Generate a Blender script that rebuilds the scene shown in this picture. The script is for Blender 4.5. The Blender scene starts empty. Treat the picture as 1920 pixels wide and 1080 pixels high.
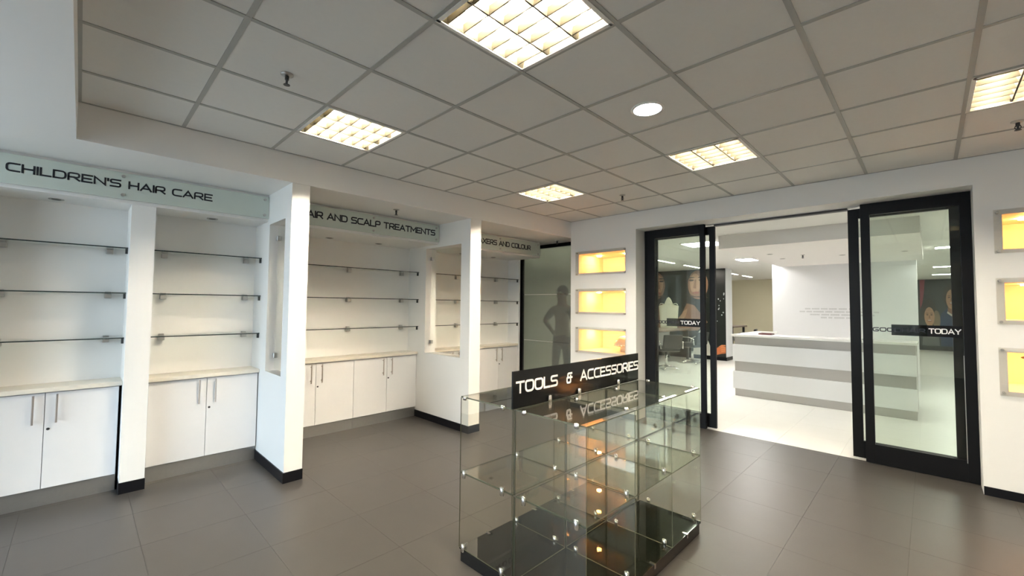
import bpy, bmesh, math, random
from mathutils import Vector, Matrix
random.seed(7)
sc = bpy.context.scene
col = sc.collection

# ------------------------------------------------------------------ camera
F, YAW, PITCH, ROLL = 794.9, -0.7764, 0.0422, 0.0090
CAM = Vector((4.002, -1.095, 1.530))
def cam_matrix():
    cy, sy, cp, sp = math.cos(YAW), math.sin(YAW), math.cos(PITCH), math.sin(PITCH)
    f = Vector((sy*cp, cy*cp, sp)); r = Vector((cy, -sy, 0)); u = r.cross(f)
    cr, sr = math.cos(ROLL), math.sin(ROLL)
    r2 = r*cr + u*sr; u2 = u*cr - r*sr
    m = Matrix((r2, u2, -f)).transposed().to_4x4(); m.translation = CAM
    return m
cd = bpy.data.cameras.new('camera'); cam = bpy.data.objects.new('camera', cd); col.objects.link(cam)
cd.sensor_width = 36; cd.lens = 36*F/1920; cd.clip_start = 0.02; cd.clip_end = 200
cam.matrix_world = cam_matrix(); sc.camera = cam

# ------------------------------------------------------------------ world, exposure
w = bpy.data.worlds.new('sky'); sc.world = w; w.use_nodes = True
bg = w.node_tree.nodes['Background']; bg.inputs[0].default_value = (0.70, 0.84, 1.0, 1); bg.inputs[1].default_value = 4.2
sc.view_settings.view_transform = 'Standard'; sc.view_settings.look = 'None'
sc.view_settings.gamma = 1; sc.view_settings.use_curve_mapping = False
EXPOSURE = 1.56
sc.view_settings.exposure = EXPOSURE
cy_ = sc.cycles
cy_.max_bounces = 14; cy_.diffuse_bounces = 5; cy_.glossy_bounces = 6; cy_.transmission_bounces = 10
cy_.transparent_max_bounces = 48; cy_.caustics_reflective = False; cy_.caustics_refractive = False
cy_.sample_clamp_indirect = 6.0; cy_.use_denoising = True
TUBE = 255.0      # fluorescent tubes
AMBER = 150.0     # niche lamps
HALL = 25.0      # light panels of the hall

# daylight enters through the shop front behind the camera: portal for the sky
pl = bpy.data.lights.new('shopfront_portal', 'AREA'); pl.shape = 'RECTANGLE'; pl.size = 3.0; pl.size_y = 2.3
pl.cycles.is_portal = True
po = bpy.data.objects.new('shopfront_portal', pl); col.objects.link(po)
po.location = (0.95, -3.86, 1.3); po.rotation_euler = (math.radians(90), 0, 0); po['kind'] = 'helper'

# ------------------------------------------------------------------ materials
MATS = {}
def nodes_mat(name):
    m = bpy.data.materials.new(name); m.use_nodes = True; return m, m.node_tree
def pbr(name, colr, rough=0.5, metal=0.0, noise=0.0, scale=8.0, bump=0.0, bscale=60.0, spec=0.5, coat=0.0, rnd=0.0, emit=None, estr=0.0):
    if name in MATS: return MATS[name]
    m, t = nodes_mat(name); N, L = t.nodes, t.links; b = N['Principled BSDF']
    b.inputs['Base Color'].default_value = (*colr, 1); b.inputs['Roughness'].default_value = rough
    b.inputs['Metallic'].default_value = metal; b.inputs['Specular IOR Level'].default_value = spec
    if coat: b.inputs['Coat Weight'].default_value = coat; b.inputs['Coat Roughness'].default_value = 0.05
    src = None
    if noise or rnd:
        tc = N.new('ShaderNodeTexCoord'); hs = N.new('ShaderNodeHueSaturation'); hs.inputs['Color'].default_value = (*colr, 1)
        mth = N.new('ShaderNodeMath'); mth.operation = 'MULTIPLY_ADD'; mth.inputs[1].default_value = 2*noise; mth.inputs[2].default_value = 1-noise
        nz = N.new('ShaderNodeTexNoise'); nz.inputs['Scale'].default_value = scale; nz.inputs['Detail'].default_value = 5
        L.new(tc.outputs['Object'], nz.inputs['Vector']); L.new(nz.outputs['Fac'], mth.inputs[0])
        v = mth.outputs[0]
        if rnd:
            oi = N.new('ShaderNodeObjectInfo'); m2 = N.new('ShaderNodeMath'); m2.operation = 'MULTIPLY_ADD'
            m2.inputs[1].default_value = 2*rnd; m2.inputs[2].default_value = -rnd; L.new(oi.outputs['Random'], m2.inputs[0])
            ad = N.new('ShaderNodeMath'); L.new(v, ad.inputs[0]); L.new(m2.outputs[0], ad.inputs[1]); v = ad.outputs[0]
        L.new(v, hs.inputs['Value']); L.new(hs.outputs[0], b.inputs['Base Color'])
    if bump:
        tc = N.new('ShaderNodeTexCoord'); nb = N.new('ShaderNodeTexNoise'); nb.inputs['Scale'].default_value = bscale
        bp = N.new('ShaderNodeBump'); bp.inputs['Strength'].default_value = bump; bp.inputs['Distance'].default_value = 0.002
        L.new(tc.outputs['Object'], nb.inputs['Vector']); L.new(nb.outputs['Fac'], bp.inputs['Height']); L.new(bp.outputs[0], b.inputs['Normal'])
    if emit: b.inputs['Emission Color'].default_value = (*emit, 1); b.inputs['Emission Strength'].default_value = estr
    MATS[name] = m; return m
def emis(name, colr, s):
    if name in MATS: return MATS[name]
    m, t = nodes_mat(name); t.nodes.remove(t.nodes['Principled BSDF']); e = t.nodes.new('ShaderNodeEmission')
    e.inputs[0].default_value = (*colr, 1); e.inputs[1].default_value = s
    t.links.new(e.outputs[0], t.nodes['Material Output'].inputs[0]); MATS[name] = m; return m
def glass(name, tint, gain=1.0, rough=0.0):
    """thin sheet glass: Fresnel reflection over a tinted clear body"""
    if name in MATS: return MATS[name]
    m, t = nodes_mat(name); N, L = t.nodes, t.links; N.remove(N['Principled BSDF'])
    fr = N.new('ShaderNodeFresnel'); ge = N.new('ShaderNodeNewGeometry')     # same reflectance on both faces of the sheet
    io = N.new('ShaderNodeMath'); io.operation = 'MULTIPLY_ADD'; io.inputs[1].default_value = 1/1.5-1.5; io.inputs[2].default_value = 1.5
    L.new(ge.outputs['Backfacing'], io.inputs[0]); L.new(io.outputs[0], fr.inputs[0])
    mu = N.new('ShaderNodeMath'); mu.operation = 'MULTIPLY'; mu.inputs[1].default_value = gain; mu.use_clamp = True
    tr = N.new('ShaderNodeBsdfTransparent'); tr.inputs[0].default_value = (*tint, 1)
    gl = N.new('ShaderNodeBsdfGlossy'); gl.inputs['Roughness'].default_value = rough; gl.inputs[0].default_value = (1, 1, 1, 1)
    mx = N.new('ShaderNodeMixShader')
    L.new(fr.outputs[0], mu.inputs[0]); L.new(mu.outputs[0], mx.inputs[0]); L.new(tr.outputs[0], mx.inputs[1]); L.new(gl.outputs[0], mx.inputs[2])
    L.new(mx.outputs[0], N['Material Output'].inputs[0]); MATS[name] = m; return m
def frosted(name, colr, rough, haze):
    if name in MATS: return MATS[name]
    m, t = nodes_mat(name); N, L = t.nodes, t.links; N.remove(N['Principled BSDF'])
    rf = N.new('ShaderNodeBsdfRefraction'); rf.inputs['Color'].default_value = (*colr, 1); rf.inputs['Roughness'].default_value = rough; rf.inputs['IOR'].default_value = 1.25
    df = N.new('ShaderNodeBsdfDiffuse'); df.inputs[0].default_value = (*colr, 1)
    gl = N.new('ShaderNodeBsdfGlossy'); gl.inputs['Roughness'].default_value = 0.12
    m1 = N.new('ShaderNodeMixShader'); m1.inputs[0].default_value = haze
    m2 = N.new('ShaderNodeMixShader'); m2.inputs[0].default_value = 0.05
    L.new(rf.outputs[0], m1.inputs[1]); L.new(df.outputs[0], m1.inputs[2]); L.new(m1.outputs[0], m2.inputs[1]); L.new(gl.outputs[0], m2.inputs[2])
    L.new(m2.outputs[0], N['Material Output'].inputs[0]); MATS[name] = m; return m

WALL = pbr('wall_paint', (0.87, 0.86, 0.835), 0.55, noise=0.015, scale=2.5, bump=0.05, bscale=180)
SOFF = pbr('soffit_paint', (0.87, 0.86, 0.84), 0.6, noise=0.012, scale=2.0)
CTILE = pbr('ceiling_tile', (0.78, 0.775, 0.745), 0.9, noise=0.02, scale=30, bump=0.12, bscale=220, rnd=0.02)
TEE = pbr('ceiling_tee', (0.40, 0.405, 0.385), 0.5)
FLOOR = pbr('grey_floor_tile', (0.056, 0.051, 0.047), 0.36, noise=0.10, scale=5, bump=0.06, bscale=90, rnd=0.02)
GROUT = pbr('floor_joint', (0.047, 0.043, 0.040), 0.8)
WTILE = pbr('white_floor_tile', (0.78, 0.77, 0.73), 0.30, noise=0.015, scale=3, rnd=0.012)
WGROUT = pbr('white_floor_joint', (0.66, 0.65, 0.62), 0.7)
BLACK = pbr('black_frame', (0.004, 0.004, 0.005), 0.45, spec=0.2)
SKIRT = pbr('black_skirting', (0.005, 0.005, 0.007), 0.4, spec=0.25)
LAM = pbr('white_laminate', (0.80, 0.795, 0.80), 0.30, noise=0.008, scale=2)
CARC = pbr('carcass_edge', (0.42, 0.40, 0.42), 0.5)
STONE = pbr('cream_worktop', (0.74, 0.69, 0.60), 0.28, noise=0.06, scale=22)
STEEL = pbr('brushed_steel', (0.46, 0.46, 0.45), 0.35, metal=0.9, noise=0.05, scale=40)
CHROME = pbr('chrome', (0.86, 0.85, 0.83), 0.10, metal=1.0)
SATIN = pbr('satin_metal', (0.50, 0.49, 0.47), 0.35, metal=0.85)
DARKM = pbr('dark_metal', (0.06, 0.06, 0.06), 0.4, metal=0.5)
LETTER = pbr('black_letter', (0.006, 0.008, 0.014), 0.35)
WLETTER = pbr('white_letter', (0.86, 0.86, 0.86), 0.4)
GLEDGE = pbr('glass_edge', (0.025, 0.04, 0.038), 0.15)
PEDGE = pbr('pane_edge', (0.11, 0.12, 0.085), 0.2)
CLEAR = glass('clear_glass', (0.97, 0.985, 0.97))
TINTG = glass('display_glass', (0.968, 0.963, 0.922), 1.5)
DOORG = glass('door_glass', (0.93, 0.96, 0.93), 1.0)
SIGNG = pbr('back_painted_glass', (0.62, 0.69, 0.635), 0.12, coat=0.6)
PLATE = glass('acrylic_plate', (0.93, 0.92, 0.90), 1.0)
FROST = frosted('frosted_film', (0.80, 0.85, 0.77), 0.25, 0.16)
BGLASS = pbr('black_glass', (0.005, 0.006, 0.004), 0.03, spec=0.6)
BPLINTH = pbr('black_plinth', (0.010, 0.010, 0.010), 0.22)
BACRYL = pbr('black_acrylic', (0.004, 0.004, 0.004), 0.12, spec=0.22)
NICHE = pbr('niche_lining', (0.80, 0.74, 0.64), 0.6)
TUBEM = emis('tube_light', (1.0, 0.89, 0.70), TUBE)
AMBERM = emis('amber_lamp', (1.0, 0.43, 0.13), AMBER)
DOWNM = emis('downlight_led', (0.92, 0.97, 1.0), 60.0)
HALLM = emis('hall_panel', (1.0, 0.98, 0.93), HALL)
STRIPM = emis('hall_strip', (1.0, 0.92, 0.80), HALL*1.3)
LOUV = pbr('louvre_metal', (0.042, 0.037, 0.026), 0.5, spec=0.15)
FIXIN = pbr('fixture_reflector', (0.14, 0.125, 0.09), 0.5, spec=0.2)
HOUSE = pbr('fixture_white', (0.86, 0.85, 0.80), 0.4)

# ------------------------------------------------------------------ mesh helpers
class MB:
    def __init__(s): s.v = []; s.f = []
    def add(s, vs, fs):
        o = len(s.v); s.v += [tuple(p) for p in vs]; s.f += [tuple(i+o for i in f) for f in fs]; return s
    def box(s, x0, x1, y0, y1, z0, z1):
        return s.add([(x0,y0,z0),(x1,y0,z0),(x1,y1,z0),(x0,y1,z0),(x0,y0,z1),(x1,y0,z1),(x1,y1,z1),(x0,y1,z1)],
                     [(0,3,2,1),(4,5,6,7),(0,1,5,4),(1,2,6,5),(2,3,7,6),(3,0,4,7)])
    def cyl(s, p, q, r, n=12, r2=None):
        p, q = Vector(p), Vector(q); d = (q-p).normalized(); a = d.orthogonal().normalized(); b = d.cross(a)
        r2 = r if r2 is None else r2; vs = []
        for c, rr in ((p, r), (q, r2)):
            vs += [c + (a*math.cos(2*math.pi*i/n)+b*math.sin(2*math.pi*i/n))*rr for i in range(n)]
        return s.add(vs, [(i, (i+1)%n, n+(i+1)%n, n+i) for i in range(n)] + [tuple(range(n))[::-1], tuple(range(n, 2*n))])
    def tube(s, pts, r, n=8):
        pts = [Vector(p) for p in pts]; vs = []; prev = None
        for i, p in enumerate(pts):
            d = (pts[min(i+1, len(pts)-1)] - pts[max(i-1, 0)]).normalized()
            a = (prev - d*prev.dot(d)).normalized() if prev else d.orthogonal().normalized(); prev = a; b = d.cross(a)
            rr = r[i] if isinstance(r, (list, tuple)) else r
            vs += [p + (a*math.cos(2*math.pi*k/n)+b*math.sin(2*math.pi*k/n))*rr for k in range(n)]
        fs = [(i*n+k, i*n+(k+1)%n, (i+1)*n+(k+1)%n, (i+1)*n+k) for i in range(len(pts)-1) for k in range(n)]
        fs += [tuple(range(n))[::-1], tuple(range((len(pts)-1)*n, len(pts)*n))]
        return s.add(vs, fs)
    def lathe(s, prof, c=(0,0,0), n=20):
        vs = [(c[0]+r*math.cos(2*math.pi*k/n), c[1]+r*math.sin(2*math.pi*k/n), c[2]+z) for r, z in prof for k in range(n)]
        fs = [(i*n+k, i*n+(k+1)%n, (i+1)*n+(k+1)%n, (i+1)*n+k) for i in range(len(prof)-1) for k in range(n)]
        fs += [tuple(range(n))[::-1], tuple(range((len(prof)-1)*n, len(prof)*n))]
        return s.add(vs, fs)
    def prism(s, poly, t, frame):
        """2D outline extruded by t; frame(u, v, w) -> xyz"""
        n = len(poly)
        return s.add([frame(u, v, 0) for u, v in poly] + [frame(u, v, t) for u, v in poly],
                     [tuple(range(n))[::-1], tuple(range(n, 2*n))] + [(i, (i+1)%n, n+(i+1)%n, n+i) for i in range(n)])
    def mesh(s, name, smooth=False):
        me = bpy.data.meshes.new(name); me.from_pydata(s.v, [], s.f)
        bm = bmesh.new(); bm.from_mesh(me); bmesh.ops.recalc_face_normals(bm, faces=bm.faces); bm.to_mesh(me); bm.free()
        if smooth: me.shade_smooth()
        me.update(); return me
    def build(s, name, mat, parent=None, bevel=0.0, smooth=False, seg=2):
        me = s.mesh(name, smooth)
        if bevel:
            bm = bmesh.new(); bm.from_mesh(me)
            bmesh.ops.bevel(bm, geom=bm.edges[:], offset=bevel, segments=seg, affect='EDGES', profile=0.6, clamp_overlap=True); bm.to_mesh(me); bm.free()
        me.materials.append(mat); return put(name, me, parent)
def put(name, me, parent=None, loc=None):
    o = bpy.data.objects.new(name, me); col.objects.link(o)
    if parent is not None:
        o.parent = parent
        o.matrix_parent_inverse = Matrix.Translation(-parent.location) if parent.type == 'EMPTY' and 'kit' not in parent else Matrix()
    if loc is not None: o.location = loc
    return o
def B(*a): return MB().box(*a)
def tag(o, label=None, cat=None, group=None, kind=None):
    if label: o['label'] = label
    if cat: o['category'] = cat
    if group: o['group'] = group
    if kind: o['kind'] = kind
    return o
def thing(name, label, cat, loc=(0,0,0), group=None):
    """Empty at the thing's base; children are given in world coordinates"""
    o = bpy.data.objects.new(name, None); col.objects.link(o); o.location = loc; o.empty_display_size = 0.05
    return tag(o, label, cat, group)
def struct(o, label=None): return tag(o, label, kind='structure')
def copy_tree(o, parent=None, off=None):
    c = o.copy(); col.objects.link(c)
    if parent is not None: c.parent = parent
    for ch in o.children: copy_tree(ch, c)
    return c

# ------------------------------------------------------------------ lettering (single-stroke squared alphabet)
def fillet(pts, r, n=5):
    if r <= 0 or len(pts) < 3: return pts
    closed = pts[0] == pts[-1]; P = [Vector(p) for p in (pts[:-1] if closed else pts)]; out = []; m = len(P)
    for i, p in enumerate(P):
        if not closed and i in (0, m-1): out.append(p); continue
        a, b = P[i-1], P[(i+1) % m]; da, db = a-p, b-p; ra = min(r, da.length*0.5, db.length*0.5)
        s, e = p+da.normalized()*ra, p+db.normalized()*ra
        for k in range(n+1):
            t = k/n; out.append(s*(1-t)**2 + p*2*t*(1-t) + e*t*t)
    if closed: out.append(out[0])
    return [tuple(q) for q in out]
GL = {  # width, [(stroke, corner radius)]
 'A': (1.05, [([(0,0),(.52,1),(1.05,0)], .0), ([(.20,.30),(.85,.30)], 0)]),
 'C': (.95, [([(.95,1),(0,1),(0,0),(.95,0)], .36)]),
 'D': (.98, [([(0,0),(0,1),(.98,1),(.98,0),(0,0)], .0)]),
 'E': (.85, [([(.85,1),(0,1),(0,0),(.85,0)], .0), ([(0,.5),(.75,.5)], 0)]),
 'G': (.98, [([(.95,1),(0,1),(0,0),(.95,0),(.95,.46),(.5,.46)], .30)]),
 'H': (.92, [([(0,0),(0,1)], 0), ([(.92,0),(.92,1)], 0), ([(0,.5),(.92,.5)], 0)]),
 'I': (.0, [([(0,0),(0,1)], 0)]),
 'L': (.80, [([(0,1),(0,0),(.80,0)], .0)]),
 'M': (1.15, [([(0,0),(0,1),(.575,.30),(1.15,1),(1.15,0)], .0)]),
 'N': (.98, [([(0,0),(0,1),(.98,0),(.98,1)], .0)]),
 'O': (1.05, [([(.5,1),(0,1),(0,0),(1.05,0),(1.05,1),(.5,1)], .40)]),
 'P': (.90, [([(0,0),(0,1),(.90,1),(.90,.42),(0,.42)], .24)]),
 'R': (.95, [([(0,0),(0,1),(.92,1),(.92,.42),(0,.42)], .24), ([(.48,.42),(.95,0)], 0)]),
 'S': (.92, [([(.90,1),(0,1),(0,.52),(.92,.52),(.92,0),(0,0)], .22)]),
 'T': (.95, [([(0,1),(.95,1)], 0), ([(.475,1),(.475,0)], 0)]),
 'U': (.95, [([(0,1),(0,0),(.95,0),(.95,1)], .36)]),
 'X': (.95, [([(0,0),(.95,1)], 0), ([(0,1),(.95,0)], 0)]),
 'Y': (1.0, [([(0,1),(.5,.45),(1.0,1)], 0), ([(.5,.45),(.5,0)], 0)]),
 '&': (.85, [([(.80,1),(.15,1),(.15,.55),(.62,.55)], .18), ([(.15,.55),(.0,.55),(.0,0),(.62,0),(.62,.72)], .18), ([(.45,.55),(.85,.55)], 0)]),
 "'": (.0, [([(0,1),(0,.72)], 0)]),
}
# D with rounded right corners only
GL['D'] = (.98, [(fillet([(.0,1),(.98,1),(.98,0),(.0,0)], .40), 0), ([(0,1),(0,0)], 0)])
def words(par, mat, txt, *a, **k):
    for m in text_mesh(None, txt, *a, **k): m.build('word', mat, par)
def text_mesh(mb, txt, u0, u1, v0, v1, t, depth, frame, space=0.62, gap=0.26):
    """letters of stroke width t (fraction of height) between u0..u1, v0..v1"""
    total = 0
    for ch in txt: total += (space if ch == ' ' else GL[ch][0] + gap)
    total -= gap
    H = v1 - v0; S = (u1-u0-t*H)/total; u = u0 + t*H/2; hh = H*(1-t); vb = v0 + t*H/2; hw = t*H/2
    out = [MB()]
    for ch in txt:
        if ch == ' ': u += space*S; out.append(MB()); continue
        wdt, strokes = GL[ch]
        for k, (pts, r) in enumerate(strokes):
            P = [Vector((u+x*S, vb+y*hh)) for x, y in fillet(pts, r)]
            Q = [P[0]]
            for p in P[1:]:
                if (p-Q[-1]).length > 1e-6: Q.append(p)
            closed = (Q[0]-Q[-1]).length < 1e-6 and len(Q) > 3
            Lf, Rt = [], []
            n = len(Q)
            for i, p in enumerate(Q):
                if closed: a, b = (Q[i]-Q[i-1 if i else n-2]), (Q[(i+1) if i < n-1 else 1]-Q[i])
                else: a = Q[i]-Q[i-1] if i else Q[1]-Q[0]; b = Q[i+1]-Q[i] if i < n-1 else a
                a, b = a.normalized(), b.normalized(); na, nb = Vector((-a.y, a.x)), Vector((-b.y, b.x)); m = na+nb
                m = m.normalized() if m.length > 1e-6 else na; c = max(0.5, m.dot(na))
                e = Vector((0, 0))
                if not closed and i == 0: e = -a*hw*0.98
                if not closed and i == n-1: e = a*hw*0.98
                Lf.append(p+m*hw/c+e); Rt.append(p-m*hw/c+e)
            d0, d1 = 0.0, depth - 0.00012*k
            vs = [frame(q.x, q.y, d0) for q in Lf]+[frame(q.x, q.y, d0) for q in Rt]+[frame(q.x, q.y, d1) for q in Lf]+[frame(q.x, q.y, d1) for q in Rt]
            fs = []
            for i in range(n-1):
                fs += [(2*n+i, 2*n+i+1, 3*n+i+1, 3*n+i), (i, n+i, n+i+1, i+1), (i, i+1, 2*n+i+1, 2*n+i), (n+i, 3*n+i, 3*n+i+1, n+i+1)]
            fs += [(0, 2*n, 3*n, n), (n-1, 2*n-1, 4*n-1, 3*n-1)]
            out[-1].add(vs, fs)
        u += (wdt+gap)*S
    return out

# ================================================================== STRUCTURE
CEIL, SOF, BW = 2.843, 2.595, 4.23
XR, YF = 6.6, -3.8      # right wall, shop front
# grey floor: slab and single tiles
floor = struct(B(-1.7, XR, YF, 4.52, -0.06, -0.003).build('floor', GROUT))
TS = 0.575
gx = [-1.7] + [2.73+TS*k for k in range(-7, 7) if -1.6 < 2.73+TS*k < XR-0.05] + [XR]
gy = [YF] + [-0.77+TS*k for k in range(-5, 10) if YF+0.05 < -0.77+TS*k < 4.45] + [4.52]
cache = {}
def piece(parent, name, x0, x1, y0, y1, z0, z1, mat, bevel=0.0):
    k = (name, round(x1-x0, 4), round(y1-y0, 4), round(z1-z0, 4))
    if k not in cache:
        a, b, c = (x1-x0)/2, (y1-y0)/2, (z1-z0)/2
        me = B(-a, a, -b, b, -c, c).mesh(name)
        if bevel:
            bm = bmesh.new(); bm.from_mesh(me); bmesh.ops.bevel(bm, geom=bm.edges[:], offset=bevel, segments=1, affect='EDGES'); bm.to_mesh(me); bm.free()
        me.materials.append(mat)
        if name.endswith('_pane'):      # polished edges of the sheet
            me.materials.append(PEDGE); d = (a, b, c); ax = d.index(min(d))
            for p in me.polygons:
                if abs(p.normal[ax]) < 0.5: p.material_index = 1
        cache[k] = me
    o = bpy.data.objects.new(name, cache[k]); col.objects.link(o); o.parent = parent
    pl_ = parent.location if parent.type == 'EMPTY' else Vector((0, 0, 0))
    o.location = Vector(((x0+x1)/2, (y0+y1)/2, (z0+z1)/2)) - pl_
    return o
J = 0.0007
for i in range(len(gx)-1):
    for j in range(len(gy)-1):
        piece(floor, 'floor_tile', gx[i]+J, gx[i+1]-J, gy[j]+J, gy[j+1]-J, -0.004, 0.0, FLOOR)
# white hall floor
hall = struct(B(-7, 9, 4.52, 22, -0.06, -0.0025).build('hall_floor', WGROUT))
hx = [2.715+0.59*k for k in range(-8, 7)]; hy = [4.5215] + [4.52+0.59*k for k in range(1, 14)]
for i in range(len(hx)-1):
    for j in range(len(hy)-1):
        piece(hall, 'floor_tile', hx[i]+J, hx[i+1]-J, hy[j]+J, hy[j+1]-J, -0.004, 0.0, WTILE, 0.0006)
pm = MB().box(-7, hx[0], 4.52, 22, -0.003, -0.0004).box(hx[-1], 9, 4.52, 22, -0.003, -0.0004).box(hx[0], hx[-1], hy[-1], 22, -0.003, -0.0004)
tag(pm.build('far_paving', WTILE, hall), kind='stuff')

# suspended ceiling: slab, tiles, exposed grid
ceil = struct(B(0.05, XR, -1.15, BW, CEIL+0.10, CEIL+0.16).build('ceiling', SOFF))
FIX = [(1, 0), (4, 0), (1, 4), (4, 4), (7, 4), (7, 0)]
ci = [0.05] + [0.6*k for k in range(1, 12)]; cj = [-1.15] + [0.6*k for k in range(-1, 8)]; cj[-1] = BW
T2 = 0.012
for i in range(len(ci)-1):
    for j in range(len(cj)-1):
        if (i, j-2) in FIX: continue
        piece(ceil, 'ceiling_tile', ci[i]+T2, ci[i+1]-T2, cj[j]+T2, cj[j+1]-T2, CEIL+0.002, CEIL+0.016, CTILE)
for x in ci[1:-1]: piece(ceil, 'grid_bar', x-0.0125, x+0.0125, -1.15, BW, CEIL-0.002, CEIL+0.03, TEE)
for y in cj[1:-1]: piece(ceil, 'grid_bar', 0.05, XR, y-0.0122, y+0.0122, CEIL-0.0015, CEIL+0.03, TEE)
for a in ((0.05, 0.066, -1.15, BW), (XR-0.016, XR, -1.15, BW), (0.05, XR, -1.15, -1.134), (0.05, XR, BW-0.016, BW)):
    piece(ceil, 'edge_angle', *a, CEIL-0.001, CEIL+0.03, TEE)
# lowered bulkhead over the shelving bays and over the shop front
bk = MB().box(-1.7, 0.05, -1.15, 4.62, SOF, CEIL+0.16).box(-1.7, XR, YF, -1.15, SOF, CEIL+0.16)
struct(bk.build('trim_1', SOFF), 'white lowered bulkhead above the shelving bays')

# walls
wl = MB().box(-1.25, -1.02, -1.97, 0.175, 0, SOF).box(-1.62, -1.32, 0.175, 4.26, 0, SOF).box(-1.25, -0.62, YF, -1.97, 0, SOF)
struct(wl.build('wall_left', WALL), 'white wall behind the shelving bays')
NZ = [(2.000, 2.362), (1.415, 1.795), (0.835, 1.225)]      # plates of the wall niches
def niche_holes(mb, x0, x1, nx0, nx1, yd):
    """pier between x0..x1 with three openings nx0..nx1"""
    mb.box(x0, nx0, BW, yd, 0, CEIL+0.1).box(nx1, x1, BW, yd, 0, CEIL+0.1)
    zs = [0] + sum([[a+0.033, b-0.036] for a, b in sorted(NZ)], []) + [CEIL+0.1]
    for k in range(0, len(zs), 2): mb.box(nx0, nx1, BW, yd, zs[k], zs[k+1])
wb = MB()
niche_holes(wb, 0.05, 1.15, 0.20, 0.985, 4.54)
niche_holes(wb, 4.295, XR, 4.452, 5.235, 4.54)
wb.box(1.15, 4.295, BW, 4.54, 2.602, CEIL+0.1)
wb.box(-1.7, XR, 4.54, 4.62, SOF, CEIL+0.16)
wallb = struct(wb.build('wall_back', WALL), 'white wall with the sliding glass doors and lit niches')
struct(B(XR, XR+0.1, YF, 4.54, 0, CEIL+0.16).build('wall_right', WALL))
wf = MB().box(-1.25, -0.5, YF-0.12, YF, 0, CEIL).box(2.4, XR+0.1, YF-0.12, YF, 0, CEIL).box(-0.5, 2.4, YF-0.12, YF, 2.48, CEIL).box(-0.5, 2.4, YF-0.12, YF, -0.05, 0.10)
struct(wf.build('wall_front', WALL))
win = MB()
for k in range(4): x = -0.5+2.9/3*k; win.box(x-0.03, x+0.03, YF-0.09, YF-0.03, 0.10, 2.48)
wfr = struct(win.build('window_2', BLACK), 'black framed shop front window')
for k in range(3): piece(wfr, 'pane', -0.5+2.9/3*k+0.03, -0.5+2.9/3*(k+1)-0.03, YF-0.066, YF-0.058, 0.10, 2.48, CLEAR)
struct(B(-30, 40, -40, YF-0.12, -0.12, -0.05).build('pavement', pbr('pavement', (0.34, 0.33, 0.32), 0.9)))
# skirtings
struct(B(4.297, XR, BW-0.010, BW, 0, 0.070).build('baseboard_back_right', SKIRT))
struct(B(0.05, 1.15, BW-0.010, BW, 0, 0.070).build('baseboard_back_left', SKIRT))

# pillars between the bays
def pillar(name, y0, y1, xb, ox0=None, ox1=None, label=None):
    m = MB(); xf = 0.042
    if ox0 is None: m.box(xb, xf, y0, y1, 0, SOF)
    else:
        m.box(xb, ox0, y0, y1, 0, SOF).box(ox1, xf, y0, y1, 0, SOF).box(ox0, ox1, y0, y1, 0, 0.885).box(ox0, ox1, y0, y1, 2.30, SOF)
    p = struct(m.build(name, WALL), label)
    sk = MB().box(xb+0.06, xf+0.009, y0-0.009, y0, 0, 0.088).box(xf, xf+0.009, y0, y1+0.002, 0, 0.088)
    sk.build('skirting', SKIRT, p)
    if ox0 is not None:
        ym = (y0+y1)/2; piece(p, 'pane', ox0+0.012, ox1-0.012, ym-0.004, ym+0.004, 0.90, 2.285, CLEAR)
        for zz in (1.03, 2.17):
            for xx in (ox0, ox1-0.045): piece(p, 'clip', xx, xx+0.045, ym-0.018, ym+0.018, zz-0.024, zz+0.024, SATIN, 0.003)
    return p
pillar('pillar', 0.175, 0.325, -1.33, -0.56, -0.11, 'white pillar wall with a glazed opening between the first two bays')
pillar('pillar', 2.21, 2.38, -1.33, -0.90, -0.135, 'white pillar wall with a glazed opening between the last two bays')
p1 = struct(B(-1.03, -0.64, -0.825, -0.67, 0, 2.34).build('pillar', WALL), 'narrow white pier splitting the first bay')
B(-0.80, -0.631, -0.828, -0.667, 0, 0.088).build('skirting', SKIRT, p1)
struct(B(-1.03, -0.64, -1.97, -1.665, 0, 2.34).build('pillar', WALL), 'white end pier of the first bay')
# sign fascias over the bays
FB = 2.335
for n, (y0, y1, xb) in enumerate(((-1.97, 0.175, -1.03), (0.325, 2.21, -1.33), (2.38, 4.265, -1.33))):
    struct(B(xb, -0.622, y0, y1, FB, SOF+0.002).build('trim_%d' % (n+2), SOFF), 'white fascia box carrying a bay sign')

# hall shell
HC = 2.68
struct(MB().box(-7, 9, 4.62, 22, HC, HC+0.1).build('hall_ceiling', pbr('hall_ceiling_paint', (0.80, 0.80, 0.77), 0.8, noise=0.01)))
struct(MB().box(-7, -6.9, 4.5, 22, 0, HC).box(-6.9, -1.62, 4.5, 4.62, 0, HC+0.1).box(-1.7, -1.62, 4.26, 4.5, 0, HC).build('wall_hall_left', WALL))
struct(MB().box(9, 9.1, 4.5, 22, 0, HC).box(XR, 9, 4.44, 4.62, 0, HC+0.1).build('wall_hall_right', WALL))
struct(MB().box(-6.9, 2.6, 18.0, 18.1, 0, HC).box(2.5, 2.6, 18.1, 21.9, 0, HC).build('wall_hall_far', pbr('cream_paint', (0.72, 0.68, 0.52), 0.7)))
struct(B(2.6, 9, 21.2, 21.3, 0, HC).build('wall_hall_end', WALL))
fw_ = struct(B(1.46, 3.86, 10.0, 10.2, 0, HC).build('wall_reception', pbr('reception_wall', (0.84, 0.84, 0.86), 0.5)), 'white feature wall behind the reception desk')
struct(B(1.62, 3.95, 6.05, 10.0, 2.47, HC).build('trim_5', pbr('canopy_paint', (0.80, 0.775, 0.75), 0.6)), 'white dropped canopy above the reception desk')
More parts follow.
